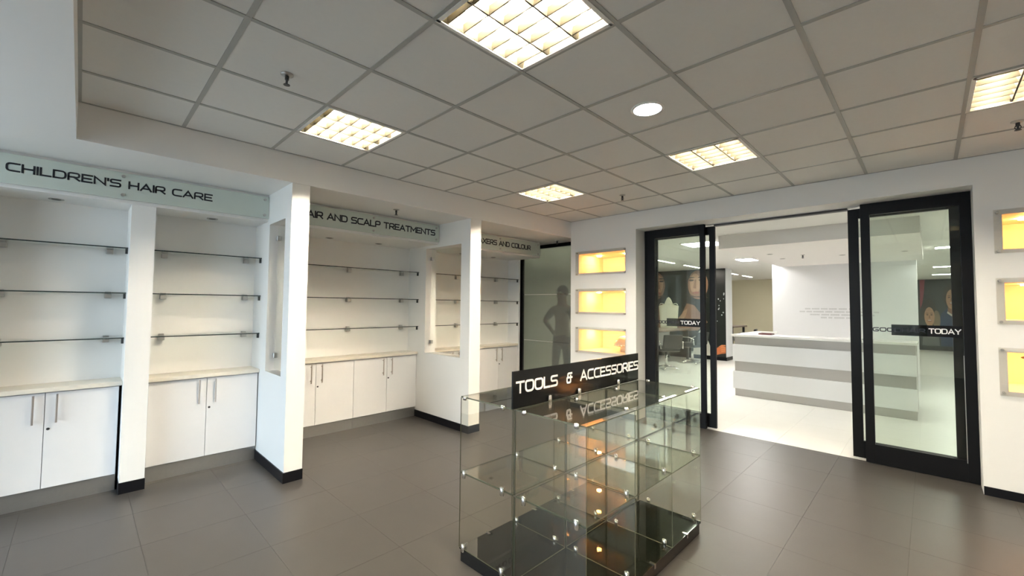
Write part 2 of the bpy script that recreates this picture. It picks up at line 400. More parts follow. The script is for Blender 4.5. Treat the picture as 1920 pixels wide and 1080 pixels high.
# faint lines of small print on the feature wall (too small to read in the photo)
pr_ = MB(); random.seed(3)
for k, (u0, u1) in enumerate(((2.08, 3.22), (1.98, 3.30), (2.17, 3.24), (2.36, 3.02))):
    u = u0; z = 1.512 - 0.062*k
    while u < u1:
        wl_ = random.uniform(0.07, 0.19); e = min(u+wl_, u1); c = u
        while c < e-0.01: pr_.box(c, c+0.011, 9.997, 10.0, z, z+0.030); c += 0.017
        u = e+0.024
pr_.build('lettering', pbr('grey_print', (0.58, 0.58, 0.59), 0.6), fw_)['kind'] = 'stuff'

# mural column in the hall and framed mural at the end
mc = struct(B(-4.2, -0.18, 12.0, 12.55, 0, HC).build('column', pbr('column_white', (0.82, 0.84, 0.86), 0.5)), 'white column wall carrying the dark mural')
B(-4.2, -0.172, 11.992, 12.552, 0, 0.10).build('skirting', SKIRT, mc)

# ================================================================== SLIDING DOORS
def leaf(name, x0, x1, y0, y1, z0, z1, sl, sr, tr, br, label):
    """black framed glass leaf; sl, sr, tr, br = widths of the stiles and rails"""
    d = struct(B(x0, x0+sl, y0, y1, z0, z1).build(name, BLACK, bevel=0.003), label)
    B(x1-sr, x1, y0, y1, z0, z1).build('stile', BLACK, d, bevel=0.003)
    B(x0+sl, x1-sr, y0, y1, z1-tr, z1).build('top_rail', BLACK, d)
    B(x0+sl, x1-sr, y0+0.002, y1, z0, z0+br).build('bottom_rail', BLACK, d)
    ym = (y0+y1)/2
    B(x0+sl-0.004, x1-sr+0.004, ym-0.004, ym+0.004, z0+br-0.004, z1-tr+0.004).build('pane', DOORG, d)
    return d, ym-0.004
dA, yA = leaf('door_1', 1.155, 1.972, 4.475, 4.525, 0.005, 2.600, 0.145, 0.060, 0.115, 0.185, 'black framed fixed glass leaf beside the lit niches and the reception opening')
dB, _ = leaf('door_2', 1.24, 2.068, 4.562, 4.604, 0.012, 2.575, 0.055, 0.068, 0.10, 0.17, 'black framed sliding glass leaf behind the left fixed leaf')
dC, _ = leaf('door_3', 3.412, 4.225, 4.562, 4.604, 0.012, 2.575, 0.085, 0.068, 0.10, 0.17, 'black framed sliding glass leaf behind the right fixed leaf')
dD, yD = leaf('door_4', 3.522, 4.294, 4.475, 4.525, 0.005, 2.600, 0.072, 0.072, 0.115, 0.185, 'black framed fixed glass leaf at the right end of the doorway')
B(4.216, 4.221, 4.470, 4.476, 0.17, 1.12).build('light_gap_strip', SATIN, dD)  # pale strip imitating the line of light in the gap by the jamb
struct(MB().box(2.068, 3.412, 4.545, 4.615, 2.572, 2.602).build('trim_6', pbr('door_track', (0.03, 0.028, 0.028), 0.5)), 'dark sliding door track in the doorway head')
struct(B(4.05, 4.20, 4.478, 4.49, 2.487, 2.50).build('trim_7', SATIN))
BANDL = glass('grey_film', (0.26, 0.28, 0.30), 0.6)
def decal(d, yp, x0, xs, x1, gl):
    fr = lambda u, v, w: (u, yp-w, v)
    MB().prism([(x0, 1.278), (xs, 1.278), (xs, 1.382), (x0, 1.382)], 0.0012, fr).build('grey_band', BANDL, d)
    MB().prism([(xs, 1.278), (x1, 1.278), (x1, 1.382), (xs, 1.382)], 0.0016, fr).build('black_band', BLACK, d)
    f2 = lambda u, v, w: (u, yp-0.0016-w, v)
    words(d, WLETTER, 'TODAY', xs+0.010, x1-0.006, 1.306, 1.355, 0.17, 0.0015, f2, gap=0.28)
    words(d, LETTER, 'GOODHAIR', gl, xs-0.010, 1.308, 1.350, 0.20, 0.0014, f2, gap=0.26)
decal(dD, yD, 3.737, 3.987, 4.215, 3.596)
decal(dA, yA, 1.462, 1.640, 1.910, 1.302)

# ================================================================== FROSTED PARTITION
YP = 4.55
wp = struct(B(-1.36, -1.25, YP-0.025, YP+0.025, 0, SOF).build('window_1', BLACK), 'black framed frosted glass partition in the corner')
B(-1.25, 0.06, YP-0.025, YP+0.025, SOF-0.058, SOF).build('top_rail', BLACK, wp)
B(-1.25, 0.06, YP-0.025, YP+0.025, 0, 0.06).build('bottom_rail', BLACK, wp)
B(-1.62, -1.36, YP-0.02, YP+0.02, 0, SOF).build('infill_board', WALL, wp)
zc = [0.06, 0.918, 0.930, 1.728, 1.740, SOF-0.058]
for k in range(5):
    B(-1.25, 0.06, YP-0.003, YP+0.003, zc[k], zc[k+1]).build('pane', FROST if k % 2 == 0 else CLEAR, wp)

# ================================================================== CABINETS
def handle_set(door, y, xf):
    h = MB().cyl((xf+0.030, y, 0.618), (xf+0.030, y, 0.832), 0.0065, 10)
    h.cyl((xf-0.002, y, 0.645), (xf+0.030, y, 0.645), 0.0045, 8).cyl((xf-0.002, y, 0.805), (xf+0.030, y, 0.805), 0.0045, 8)
    h.build('handle', pbr('handle_steel', (0.56, 0.50, 0.46), 0.3, metal=0.85), door, smooth=False)
def cabinet(y0, y1, xf, xb, label, filler=0.0):
    c = thing('base_cabinet', label, 'cabinet', ((xf+xb)/2, (y0+y1)/2, 0), 'white base cabinets along the shelving wall')
    B(xb, xf-0.020, y0, y1+filler, 0.128, 0.848).build('carcass', CARC, c)
    B(xb, xf-0.022, y0, y1+filler, 0.0, 0.126).build('plinth', STEEL, c)
    ym = (y0+y1)/2; g = 0.0018
    for a, b, yh in ((y0+g, ym-g, ym-0.060), (ym+g, y1-g, ym+0.062)):
        d = B(xf-0.019, xf, a, b, 0.133, 0.843).build('door', LAM, c, bevel=0.0012, seg=1)
        handle_set(d, yh, xf)
        if yh > ym: MB().cyl((xf-0.002, ym+0.022, 0.572), (xf+0.004, ym+0.022, 0.572), 0.0095, 14).build('lock', DARKM, d)
X1, X2 = -0.76, -1.085
cabinet(-1.66, -0.842, X1, -1.015, 'white two-door base cabinet at the far left, under the first pair of shelves')
cabinet(-0.660, 0.168, X1, -1.015, 'white two-door base cabinet between the narrow pier and the first pillar wall')
cabinet(0.400, 1.307, X2, -1.315, 'white two-door base cabinet in the hair and scalp bay, next to the first pillar wall')
cabinet(1.309, 2.205, X2, -1.315, 'white two-door base cabinet in the hair and scalp bay, at its inner right end')
cabinet(2.42, 3.328, X2, -1.315, 'white base cabinet in the last bay, mostly hidden behind the pillar wall')
cabinet(3.330, 4.225, X2, -1.315, 'white two-door base cabinet in the last bay, beside the frosted glass')
B(-1.315, X2-0.02, 0.325, 0.399, 0, 0.848).build('filler_panel', LAM)['label'] = 'white filler strip beside the first cabinet of the hair and scalp bay'
bpy.data.objects['filler_panel']['category'] = 'panel'
struct(B(-1.33, -1.06, 4.226, 4.262, 0, FB).build('trim_8', LAM), 'white end panel of the last bay')
def worktop(y0, y1, xf, xb, label):
    o = B(xb, xf, y0, y1, 0.850, 0.884).build('worktop', STONE, bevel=0.003); tag(o, label, 'worktop', 'cream worktops on the cabinets')
worktop(-1.664, -0.826, -0.735, -1.019, 'cream worktop on the far left cabinet')
worktop(-0.669, 0.174, -0.735, -1.019, 'cream worktop between the narrow pier and the first pillar wall')
worktop(0.326, 2.209, -1.062, -1.319, 'long cream worktop under the hair and scalp shelves')
worktop(2.381, 4.225, -1.062, -1.319, 'long cream worktop in the last bay beside the frosted glass')

# ================================================================== GLASS SHELVES
ROWS = ((1.980, 'top'), (1.603, 'middle'), (1.230, 'bottom'))
def shelf(y0, y1, xf, xb, z, ys, label, endclip=True):
    s = thing('glass_shelf', label, 'shelf', ((xf+xb)/2, (y0+y1)/2, z), 'glass shelves in the bays')
    B(xb, xf-0.003, y0, y1, z, z+0.009).build('glass_panel', CLEAR, s)
    B(xf-0.003, xf, y0, y1, z, z+0.009).build('polished_edge', GLEDGE, s)
    for y in ys:
        b = MB().box(xb, xb+0.055, y-0.022, y+0.022, z-0.040, z-0.001).build('bracket', SATIN, s, bevel=0.004)
        B(xb, xb+0.045, y-0.018, y+0.018, z+0.010, z+0.017).build('clamp_plate', SATIN, b)
    if endclip:
        for y in (y1-0.016,):
            B(xf-0.035, xf-0.012, y, y+0.015, z-0.042, z-0.001).build('side_clip', DARKM, s)
for z, nm in ROWS:
    shelf(-1.663, -0.827, -0.775, -1.019, z, (-1.52, -0.93), nm+' glass shelf left of the narrow pier under the children sign')
    shelf(-0.668, 0.173, -0.775, -1.019, z, (-0.565, 0.085), nm+' glass shelf right of the narrow pier under the children sign')
    shelf(0.327, 2.208, -1.06, -1.319, z, (0.46, 1.31, 2.07), nm+' long glass shelf in the hair and scalp bay')
    shelf(2.382, 4.224, -1.06, -1.319, z, (2.55, 3.05, 3.90), nm+' long glass shelf in the last bay beside the frosted glass')

# ================================================================== BAY SIGNS
def bay_sign(y0, y1, txt, t0, t1, z0, z1, screws, label):
    s = thing('glass_sign', label, 'sign', (-0.61, (y0+y1)/2, 2.36), 'green glass signs above the bays')
    B(-0.602, -0.594, y0, y1, 2.360, 2.572).build('glass_panel', SIGNG, s, bevel=0.001, seg=1)
    fr = lambda u, v, w: (-0.594+w, u, v)
    words(s, LETTER, txt, t0, t1, z0, z1, 0.185, 0.002, fr)
    for y in screws:
        for z in (2.392, 2.542): MB().cyl((-0.622, y, z), (-0.583, y, z), 0.0125, 14).build('standoff_screw', SATIN, s)
bay_sign(-1.96, 0.172, "CHILDREN'S HAIR CARE", -1.495, -0.288, 2.446, 2.510, (-1.90, -0.885, 0.135), "green glass sign with black letters reading CHILDREN'S HAIR CARE")
bay_sign(0.335, 2.200, 'HAIR AND SCALP TREATMENTS', 0.455, 2.137, 2.438, 2.514, (0.38, 1.273, 2.155), 'green glass sign with black letters reading HAIR AND SCALP TREATMENTS')
bay_sign(2.390, 4.245, 'RELAXERS AND COLOUR', 2.683, 4.008, 2.434, 2.512, (2.44, 3.322, 4.19), 'green glass sign with black letters reading RELAXERS AND COLOUR')
# unlit spotlights under the fascias
SPOT = [(-0.86, -1.253, 'under the children sign, far left shelves'), (-0.85, -0.239, 'under the children sign, right of the narrow pier'),
        (-1.17, 1.00, 'above the hair and scalp shelves, nearer the first pillar'), (-1.17, 1.646, 'above the hair and scalp shelves, right one'),
        (-1.16, 3.04, 'above the last bay, seen through the glazed opening'), (-1.16, 3.71, 'above the last bay near the frosted glass')]
for x, y, lb in SPOT:
    s = thing('recessed_spotlight', 'unlit recessed spotlight '+lb, 'light', (x, y, FB), 'unlit spotlights under the fascias')
    MB().lathe([(0.026, -0.002), (0.042, -0.006), (0.045, -0.002), (0.045, 0.002)], (x, y, FB), 20).build('trim_ring', SATIN, s, smooth=True)
    MB().cyl((x, y, FB-0.0045), (x, y, FB+0.002), 0.027, 16).build('lamp_face', DARKM, s)

# ================================================================== LIGHT FIXTURES
def fixture(i, j, label):
    x0, y0 = 0.6*i+0.015, 0.6*j+0.015; x1, y1 = x0+0.57, y0+0.57; cx, cyy = (x0+x1)/2, (y0+y1)/2
    f = thing('louvre_light', label, 'ceiling light', (cx, cyy, CEIL), 'square louvre lights in the ceiling')
    h = MB().box(x0, x1, y0, y1, CEIL+0.078, CEIL+0.090)
    for a in ((x0, x0+0.006, y0, y1), (x1-0.006, x1, y0, y1), (x0, x1, y0, y0+0.006), (x0, x1, y1-0.006, y1)): h.box(*a, CEIL-0.001, CEIL+0.08)
    h.build('housing', FIXIN, f)
    r = MB()
    for a in ((x0-0.008, x0+0.012, y0-0.008, y1+0.008), (x1-0.012, x1+0.008, y0-0.008, y1+0.008), (x0, x1, y0-0.008, y0+0.012), (x0, x1, y1-0.012, y1+0.008)): r.box(*a, CEIL-0.005, CEIL-0.001)
    r.build('rim', HOUSE, f)
    for dx in (-0.185, 0.0, 0.185):
        MB().cyl((cx+dx, y0+0.03, CEIL+0.058), (cx+dx, y1-0.03, CEIL+0.058), 0.0135, 12).build('tube', TUBEM, f, smooth=True)
    def vblade(p, q, wt, wb, zt, zb):
        d = (Vector(q)-Vector(p)).normalized(); n = Vector((-d.y, d.x, 0)); vs = []
        for c in (Vector(p), Vector(q)):
            vs += [c+n*wt+Vector((0,0,zt)), c+n*wb+Vector((0,0,zb)), c-n*wb+Vector((0,0,zb)), c-n*wt+Vector((0,0,zt))]
        return MB().add(vs, [(0,1,2,3),(4,7,6,5),(0,4,5,1),(1,5,6,2),(2,6,7,3),(3,7,4,0)])
    for dx in (-0.277, -0.0925, 0.0925, 0.277):
        vblade((cx+dx, y0+0.006, 0), (cx+dx, y1-0.006, 0), 0.020, 0.004, CEIL+0.048, CEIL+0.002).build('louvre_blade', LOUV, f)
    for k in range(6):
        y = y0+0.05+k*0.094
        vblade((x0+0.006, y, 0), (x1-0.006, y, 0), 0.013, 0.003, CEIL+0.036, CEIL+0.004).build('louvre_blade', LOUV, f)
fixture(1, 0, 'square louvre ceiling light nearest the children hair care bay')
fixture(4, 0, 'large square louvre ceiling light at the top edge of the photo')
fixture(1, 4, 'square louvre ceiling light nearest the back corner and lit niches')
fixture(4, 4, 'square louvre ceiling light in front of the open doorway')
fixture(7, 4, 'square louvre ceiling light at the right edge, by the right niches')
fixture(7, 0, 'square louvre ceiling light above and behind the camera')
dl = thing('round_downlight', 'round white lit downlight in the middle of the ceiling', 'ceiling light', (2.70, 1.50, CEIL))
MB().lathe([(0.088, -0.004), (0.102, -0.006), (0.108, -0.001), (0.108, 0.004)], (2.70, 1.50, CEIL), 28).build('trim_ring', HOUSE, dl, smooth=True)
MB().lathe([(0.001, -0.006), (0.06, -0.0055), (0.089, -0.004), (0.089, 0.003)], (2.70, 1.50, CEIL), 28).build('lamp_face', DOWNM, dl)

def sprinkler(x, y, z, label):
    s = thing('sprinkler_head', label, 'sprinkler', (x, y, z), 'fire sprinkler heads')
    MB().lathe([(0.034, 0.002), (0.034, -0.003), (0.018, -0.009), (0.012, -0.009)], (x, y, z), 18).build('escutcheon', SATIN, s, smooth=True)
    MB().lathe([(0.011, -0.006), (0.011, -0.030), (0.007, -0.034), (0.005, -0.056), (0.006, -0.058)], (x, y, z), 12).build('body', DARKM, s, smooth=True)
    fr = MB()
    for sg in (-1, 1): fr.tube([(x+sg*0.010, y, z-0.028), (x+sg*0.015, y, z-0.042), (x+sg*0.004, y, z-0.058)], 0.003, 6)
    fr.build('yoke', DARKM, s)
    MB().lathe([(0.017, -0.058), (0.018, -0.061), (0.004, -0.062)], (x, y, z), 14).build('deflector', DARKM, s)
sprinkler(1.407, -0.31, CEIL, 'dark fire sprinkler on the ceiling tile above the first bay')
sprinkler(1.461, 3.332, CEIL, 'dark fire sprinkler on the ceiling near the lit niches')
sprinkler(4.475, 3.432, CEIL, 'dark fire sprinkler on the ceiling at the right edge')
sprinkler(-0.223, 1.348, SOF, 'dark fire sprinkler under the soffit before the hair and scalp sign')
sprinkler(-0.263, 4.28, SOF, 'dark fire sprinkler under the soffit before the frosted glass')

# ================================================================== WALL NICHES
def niche(nx0, nx1, px0, px1, k, label, lamps=True):
    z0, z1 = NZ[k]; a, b = z0+0.033, z1-0.036; yd = 4.90
    n = thing('display_niche', label, 'niche', ((nx0+nx1)/2, BW, z0), 'lit display niches in the back wall')
    t = 0.012
    e = 0.0015; nx0 += e; nx1 -= e; a += e; b -= e
    m = MB().box(nx0-t, nx0, BW+0.0005, yd, a-t, b+t).box(nx1, nx1+t, BW+0.0005, yd, a-t, b+t).box(nx0, nx1, BW+0.0005, yd, a-t, a).box(nx0, nx1, BW+0.0005, yd, b, b+t).box(nx0-t, nx1+t, yd, yd+t, a-t, b+t)
    m.build('lining', NICHE, n)
    B(px0, px1, BW-0.026, BW-0.020, z0, z1).build('acrylic_plate', PLATE, n)
    for xx in (px0+0.022, px1-0.022):
        for zz in (z0+0.020, z1-0.020): MB().cyl((xx, BW+0.001, zz), (xx, BW-0.033, zz), 0.0105, 12).build('standoff_screw', SATIN, n)
    for xx in (nx0+0.15, nx1-0.15): MB().cyl((xx, 4.56, b), (xx, 4.56, b-0.014), 0.034, 18).build('lamp', AMBERM, n)
    return n, a, b
DESC = ['top', 'middle', 'lowest']
for k in range(3):
    niche(0.20, 0.985, 0.152, 1.008, k, DESC[k]+' amber lit wall niche beside the frosted glass')
    niche(4.452, 5.235, 4.404, 5.262, k, DESC[k]+' amber lit wall niche at the right edge of the photo')
# mushroom-shaped ornament in the lowest niche
a = NZ[2][0]+0.033
om = thing('mushroom_ornament', 'pale mushroom-shaped ornament standing in the lowest lit niche', 'ornament', (0.80, 4.56, a))
ORN = pbr('pale_ceramic', (0.86, 0.80, 0.66), 0.25)
MB().lathe([(0.075, 0.0), (0.070, 0.05), (0.066, 0.10), (0.060, 0.12)], (0.80, 4.56, a), 20).build('pedestal', ORN, om, smooth=True)
pf = [(0.055, 0.118), (0.150, 0.085), (0.166, 0.095), (0.160, 0.13), (0.130, 0.185), (0.085, 0.222), (0.03, 0.235), (0.002, 0.236)]
MB().lathe(pf, (0.80, 4.56, a), 28).build('dome', ORN, om, smooth=True)
bd = MB()
for k in range(22):
    an = 2*math.pi*k/22; bd.lathe([(0.002, -0.012), (0.010, -0.006), (0.012, 0), (0.010, 0.006), (0.002, 0.012)], (0.80+0.163*math.cos(an), 4.56+0.163*math.sin(an), a+0.098), 8)
tag(bd.build('beaded_edge', ORN, om, smooth=True), kind='stuff')
# branch ornament in the right lowest niche
a = NZ[2][0]+0.033
br = thing('branch_ornament', 'brown twig ornament in the lowest niche at the right edge', 'ornament', (4.66, 4.45, a))
TW = pbr('twig_brown', (0.16, 0.10, 0.06), 0.6)
MB().lathe([(0.045, 0), (0.045, 0.012), (0.012, 0.02), (0.010, 0.05)], (4.66, 4.45, a), 16).build('stand', DARKM, br, smooth=True)
tw = MB().tube([(4.66,4.45,a+0.02),(4.665,4.45,a+0.14),(4.64,4.45,a+0.225),(4.58,4.45,a+0.27)], [0.010,0.009,0.008,0.006], 8)
tw.tube([(4.664,4.45,a+0.16),(4.70,4.44,a+0.23),(4.77,4.45,a+0.26)], [0.008,0.007,0.004], 8).tube([(4.645,4.45,a+0.215),(4.66,4.46,a+0.27)], [0.006,0.003], 6)
tw.build('twig', TW, br, smooth=True)
for c in ((4.565, 4.45, a+0.268), (4.60, 4.45, a+0.20)):
    MB().lathe([(0.002,-0.012),(0.014,-0.007),(0.022,0.0),(0.014,0.008),(0.002,0.012)], c, 10).build('leaf', TW, br, smooth=True)

# ================================================================== DISPLAY STAND
ds = thing('display_stand', 'glass display stand on a black base in the middle of the floor', 'display stand', (2.41, 1.23, 0))
SX = (1.955, 2.410, 2.868); SY = (0.553, 1.005, 1.458, 1.908); ZB, ZM, ZT = 0.082, 0.520, 0.972; g = 0.003
B(1.962, 2.861, 0.560, 1.900, 0, 0.070).build('base', BPLINTH, ds, bevel=0.004)
def rows():
    for r in range(3):
        for c in range(2): yield SX[c]+(0 if c == 0 else 0.011), SX[c+1]-(0.011 if c == 0 else 0), SY[r]+g, SY[r+1]-g
for x0, x1, y0, y1 in rows():
    piece(ds, 'base_panel', x0, x1, y0, y1, 0.071, ZB, BGLASS, 0.001)
    piece(ds, 'shelf_pane', x0, x1, y0, y1, ZM, ZM+0.006, TINTG)
    piece(ds, 'top_pane', x0, x1, y0, y1, ZT, ZT+0.006, TINTG)
for z0, z1 in ((ZB+0.001, ZM-0.001), (ZM+0.007, ZT-0.001)):
    for y in SY:
        yy = min(max(y, SY[0]+0.003), SY[-1]-0.003)
        for c in range(2):
            piece(ds, 'upright_pane', SX[c]+(0.0 if c == 0 else 0.006), SX[c+1]-(0.006 if c == 0 else 0.0), yy-0.003, yy+0.003, z0, z1, TINTG)
    for r in range(3):
        piece(ds, 'spine_pane', SX[1]-0.003, SX[1]+0.003, SY[r]+0.006, SY[r+1]-0.006, z0, z1, TINTG)
# chrome clips
cm = MB(); n = 14
cm.lathe([(0.001, -0.020), (0.0105, -0.018), (0.0125, 0), (0.0105, 0.018), (0.001, 0.020)], (0, 0, 0), 12)
clip_me = cm.mesh('clip', True); clip_me.materials.append(CHROME)
for v in clip_me.vertices: v.co.y *= 0.55; v.co *= 1.2
CL = 0
for z in (ZB+0.012, ZM+0.003, ZT+0.001):
    for yi, y in enumerate(SY):
        yy = y + (0.0 if 0 < yi < 3 else (-0.006 if yi == 0 else 0.006))
        for x in (SX[0]+0.045, SX[1]-0.085, SX[1]+0.075, SX[2]-0.050):
            o = put('clip', clip_me, ds); o.matrix_parent_inverse = Matrix(); o.location = Vector((x, yy, z)) - ds.location
            if z > ZT: o.scale = (1, 1, 0.55)
sc_me = MB().box(-0.028, 0.004, -0.008, 0.008, 0.0, 0.004).box(0.001, 0.005, -0.008, 0.008, -0.022, 0.004).mesh('edge_clip'); sc_me.materials.append(CHROME)
for y in (0.78, 1.225, 1.675):
    o = put('edge_clip', sc_me, ds); o.matrix_parent_inverse = Matrix(); o.location = Vector((SX[2]-0.001, y, ZB)) - ds.location
    o = put('edge_clip', sc_me, ds); o.matrix_parent_inverse = Matrix(); o.location = Vector((SX[0]+0.001, y, ZB)) - ds.location; o.rotation_euler.z = math.pi
for y in (0.84, 1.13, 1.60):
    o = put('clip', clip_me, ds); o.matrix_parent_inverse = Matrix(); o.location = Vector((SX[1]+0.010, y, ZT+0.020)) - ds.location; o.rotation_euler.z = math.pi/2
sg = thing('header_sign', 'black sign with white letters reading TOOLS & ACCESSORIES on the glass stand', 'sign', (2.405, 1.225, ZT+0.008))
B(2.400, 2.410, 0.540, 1.908, ZT+0.0075, 1.178).build('panel', BACRYL, sg)
fr = lambda u, v, w_: (2.410+w_, u, v)
for wd, a_, b_ in (('TOOLS', 0.562, 0.922), ('&', 1.008, 1.068), ('ACCESSORIES', 1.152, 1.904)): words(sg, WLETTER, wd, a_, b_, 1.056, 1.123, 0.17, 0.002, fr)

# ================================================================== RECEPTION DESK
rd = thing('reception_desk', 'white reception desk with grey horizontal bands in the hall', 'desk', (2.7, 7.3, 0))
GREYB = pbr('desk_grey', (0.46, 0.44, 0.42), 0.35); WHITED = pbr('desk_white', (0.84, 0.84, 0.85), 0.25); TOPM = pbr('desk_top', (0.88, 0.87, 0.83), 0.2)
B(1.545, 3.86, 7.03, 7.12, 0.0, 1.03).build('body', GREYB, rd)
for z0, z1, nm in ((0.128, 0.428, 'lower_panel'), (0.602, 0.895, 'upper_panel')): B(1.520, 3.872, 7.0, 7.03, z0, z1).build(nm, WHITED, rd, bevel=0.003)
B(1.505, 3.885, 6.975, 7.55, 1.032, 1.066).build('top', TOPM, rd, bevel=0.003)
B(1.545, 1.62, 7.12, 8.55, 0.0, 1.03).build('side_wall', GREYB, rd)
for z0, z1, nm in ((0.128, 0.428, 'lower_panel'), (0.602, 0.895, 'upper_panel')): B(1.520, 1.545, 7.03, 8.55, z0, z1).build(nm, WHITED, rd)
B(1.505, 1.86, 7.55, 8.57, 1.032, 1.066).build('return_top', TOPM, rd, bevel=0.003)
B(3.80, 3.86, 7.12, 8.2, 0.0, 1.03).build('side_wall', GREYB, rd)
wt = B(1.87, 3.75, 7.56, 8.0, 0.74, 0.77).build('inner_worktop', pbr('inner_wood', (0.28, 0.18, 0.15), 0.4), rd)
# tray on the return
tr = thing('desk_tray', 'small dark red tray on the corner of the reception desk', 'tray', (1.96, 7.36, 1.066))
B(1.86, 2.06, 7.27, 7.47, 1.0665, 1.072).build('tray_floor', pbr('maroon', (0.13, 0.05, 0.05), 0.4), tr)
rm = MB()
for a_ in ((1.86, 1.868, 7.27, 7.47), (2.052, 2.06, 7.27, 7.47), (1.86, 2.06, 7.27, 7.278), (1.86, 2.06, 7.462, 7.47)): rm.box(*a_, 1.072, 1.092)
rm.build('tray_rim', pbr('maroon', (0.13, 0.05, 0.05), 0.4), tr)

# ================================================================== HALL LIGHTS
def panel_light(x, y, sx, sy, label, grp, mat):
    p = thing('panel_light', label, 'ceiling light', (x, y, HC), grp)
    r = MB()
    for a_ in ((x-sx, x-sx+0.015, y-sy, y+sy), (x+sx-0.015, x+sx, y-sy, y+sy), (x-sx, x+sx, y-sy, y-sy+0.015), (x-sx, x+sx, y+sy-0.015, y+sy)): r.box(*a_, HC-0.012, HC+0.002)
    r.build('frame', HOUSE, p); B(x-sx+0.015, x+sx-0.015, y-sy+0.015, y+sy-0.015, HC-0.008, HC+0.002).build('diffuser', mat, p)
panel_light(1.12, 6.75, 0.30, 0.30, 'bright square hall light seen through the left door leaf', 'square panel lights of the hall', HALLM)
panel_light(1.05, 9.98, 0.30, 0.30, 'bright square hall light just left of the reception canopy', 'square panel lights of the hall', HALLM)
for k, (x, y) in enumerate(((-0.68, 9.15), (-0.68, 10.85), (-0.66, 14.2), (-0.65, 15.8))):
    panel_light(x, y, 0.045, 0.55, ['first', 'second', 'third', 'fourth'][k]+' slim hall strip light counted from the left door leaf', 'slim strip lights of the hall', STRIPM)
for k, y in enumerate((7.72, 9.96, 14.9, 18.4)):
    panel_light(6.35 if k == 0 else 4.40, y if k else 6.4, 0.30, 0.16 if k else 0.30, ['square hall light right of the reception canopy', 'nearest hall panel standing in for a ceiling light mirrored high in the right door leaf', 'middle hall panel standing in for a ceiling light mirrored in the right door leaf', 'farthest hall panel standing in for a mirrored ceiling light, right above the end mural'][k], 'lights of the right hall aisle', HALLM)  # all but the first are added for shop ceiling lights mirrored in the glass
# recessed spots in the reception canopy
for k, (x, y) in enumerate(((2.05, 7.3), (2.05, 8.2), (2.95, 8.2), (3.75, 8.2))):
    s = thing('canopy_spotlight', 'small recessed spotlight in the reception canopy, '+['nearest the doorway', 'left of the row by the feature wall', 'middle of the row by the feature wall', 'right of the row by the feature wall'][k], 'light', (x, y, 2.47), 'spotlights in the reception canopy')
    MB().lathe([(0.030, -0.002), (0.045, -0.005), (0.048, 0.002)], (x, y, 2.47), 16).build('trim_ring', SATIN, s)
    MB().cyl((x, y, 2.467), (x, y, 2.472), 0.031, 14).build('lamp_face', DARKM, s)
sprinkler(2.45, 7.75, 2.47, 'fire sprinkler under the reception canopy')

# ================================================================== MURALS (flat prints)
def blob(u, v, ru, rv, n=24, p=2.0, skew=0.0):
    out = []
    for k in range(n):
        a_ = 2*math.pi*k/n; c, s = math.cos(a_), math.sin(a_)
        x = math.copysign(abs(c)**(2/p), c)*ru; y = math.copysign(abs(s)**(2/p), s)*rv
        out.append((u+x+skew*y, v+y))
    return out
SK1 = pbr('print_skin', (0.30, 0.16, 0.10), 0.5, noise=0.25, scale=4); SK2 = pbr('print_skin_light', (0.52, 0.31, 0.20), 0.5, noise=0.15, scale=5)
SKD = pbr('print_shade', (0.07, 0.035, 0.028), 0.5); INK = pbr('print_black', (0.010, 0.013, 0.011), 0.3, noise=0.4, scale=3); LIP = pbr('print_lip', (0.36, 0.12, 0.10), 0.5)
PALE = pbr('print_pale', (0.66, 0.62, 0.56), 0.5); SPARK = pbr('print_silver', (0.55, 0.58, 0.58), 0.4); ORG = pbr('print_orange', (0.50, 0.15, 0.05), 0.5, noise=0.3, scale=8)
mu = thing('wall_mural', 'dark floor-to-ceiling mural of two mirrored faces behind the left door leaf', 'mural', (-2.2, 11.99, 0.1))
B(-4.15, -0.185, 11.975, 11.999, 0.10, HC-0.005).build('backing', INK, mu)
lay = [0]
def shape(par, y, pts, mat, name):
    lay[0] += 1; t = 0.0008+0.00025*lay[0]
    MB().prism(pts, t, lambda u, v, w_: (u, y-w_, v)).build(name, mat, par)
YM = 11.975
for sgn, cx in ((1, -2.27), (-1, -0.98)):
    M = lambda pts: [(cx+sgn*u, v) for u, v in pts]
    shape(mu, YM, M([(-0.30, 1.10), (0.10, 1.60), (0.32, 1.66), (0.46, 1.35), (0.72, 1.05), (0.86, 0.88), (0.55, 0.80), (0.0, 0.84)]), SK1, 'printed_shoulder')
    shape(mu, YM, M([(0.30, 1.50), (0.42, 1.42), (0.62, 1.10), (0.70, 0.98), (0.52, 1.02), (0.34, 1.30)]), SK2, 'printed_shoulder')
    shape(mu, YM, M(blob(-0.02, 2.22, 0.30, 0.44)), SK1, 'printed_face')
    shape(mu, YM, M(blob(0.06, 2.26, 0.16, 0.30)), SK2, 'printed_face')
    shape(mu, YM, M([(0.02, 2.38), (0.08, 2.38), (0.12, 2.12), (0.03, 2.10)]), SK1, 'printed_nose')
    for ex in (-0.12, 0.17):
        shape(mu, YM, M(blob(ex, 2.36, 0.075, 0.030)), SKD, 'printed_eye'); shape(mu, YM, M(blob(ex, 2.44, 0.10, 0.016)), INK, 'printed_brow')
    shape(mu, YM, M(blob(0.04, 1.98, 0.10, 0.035)), LIP, 'printed_lips')
    shape(mu, YM, M([(-0.32, 1.82), (0.26, 1.86), (0.22, 1.92), (0.04, 1.86), (-0.2, 1.90)]), SKD, 'printed_jaw')
shape(mu, YM, [(-1.15, 0.12), (-0.98, 0.75), (-0.86, 0.92), (-0.70, 0.62), (-0.62, 0.40), (-0.58, 0.12)], PALE, 'printed_cloth')
random.seed(11)
for k in range(16): shape(mu, YM, blob(random.uniform(-0.50, -0.22), random.uniform(0.9, 1.95), random.uniform(0.008, 0.02), random.uniform(0.012, 0.03), 8), SPARK, 'printed_spark')
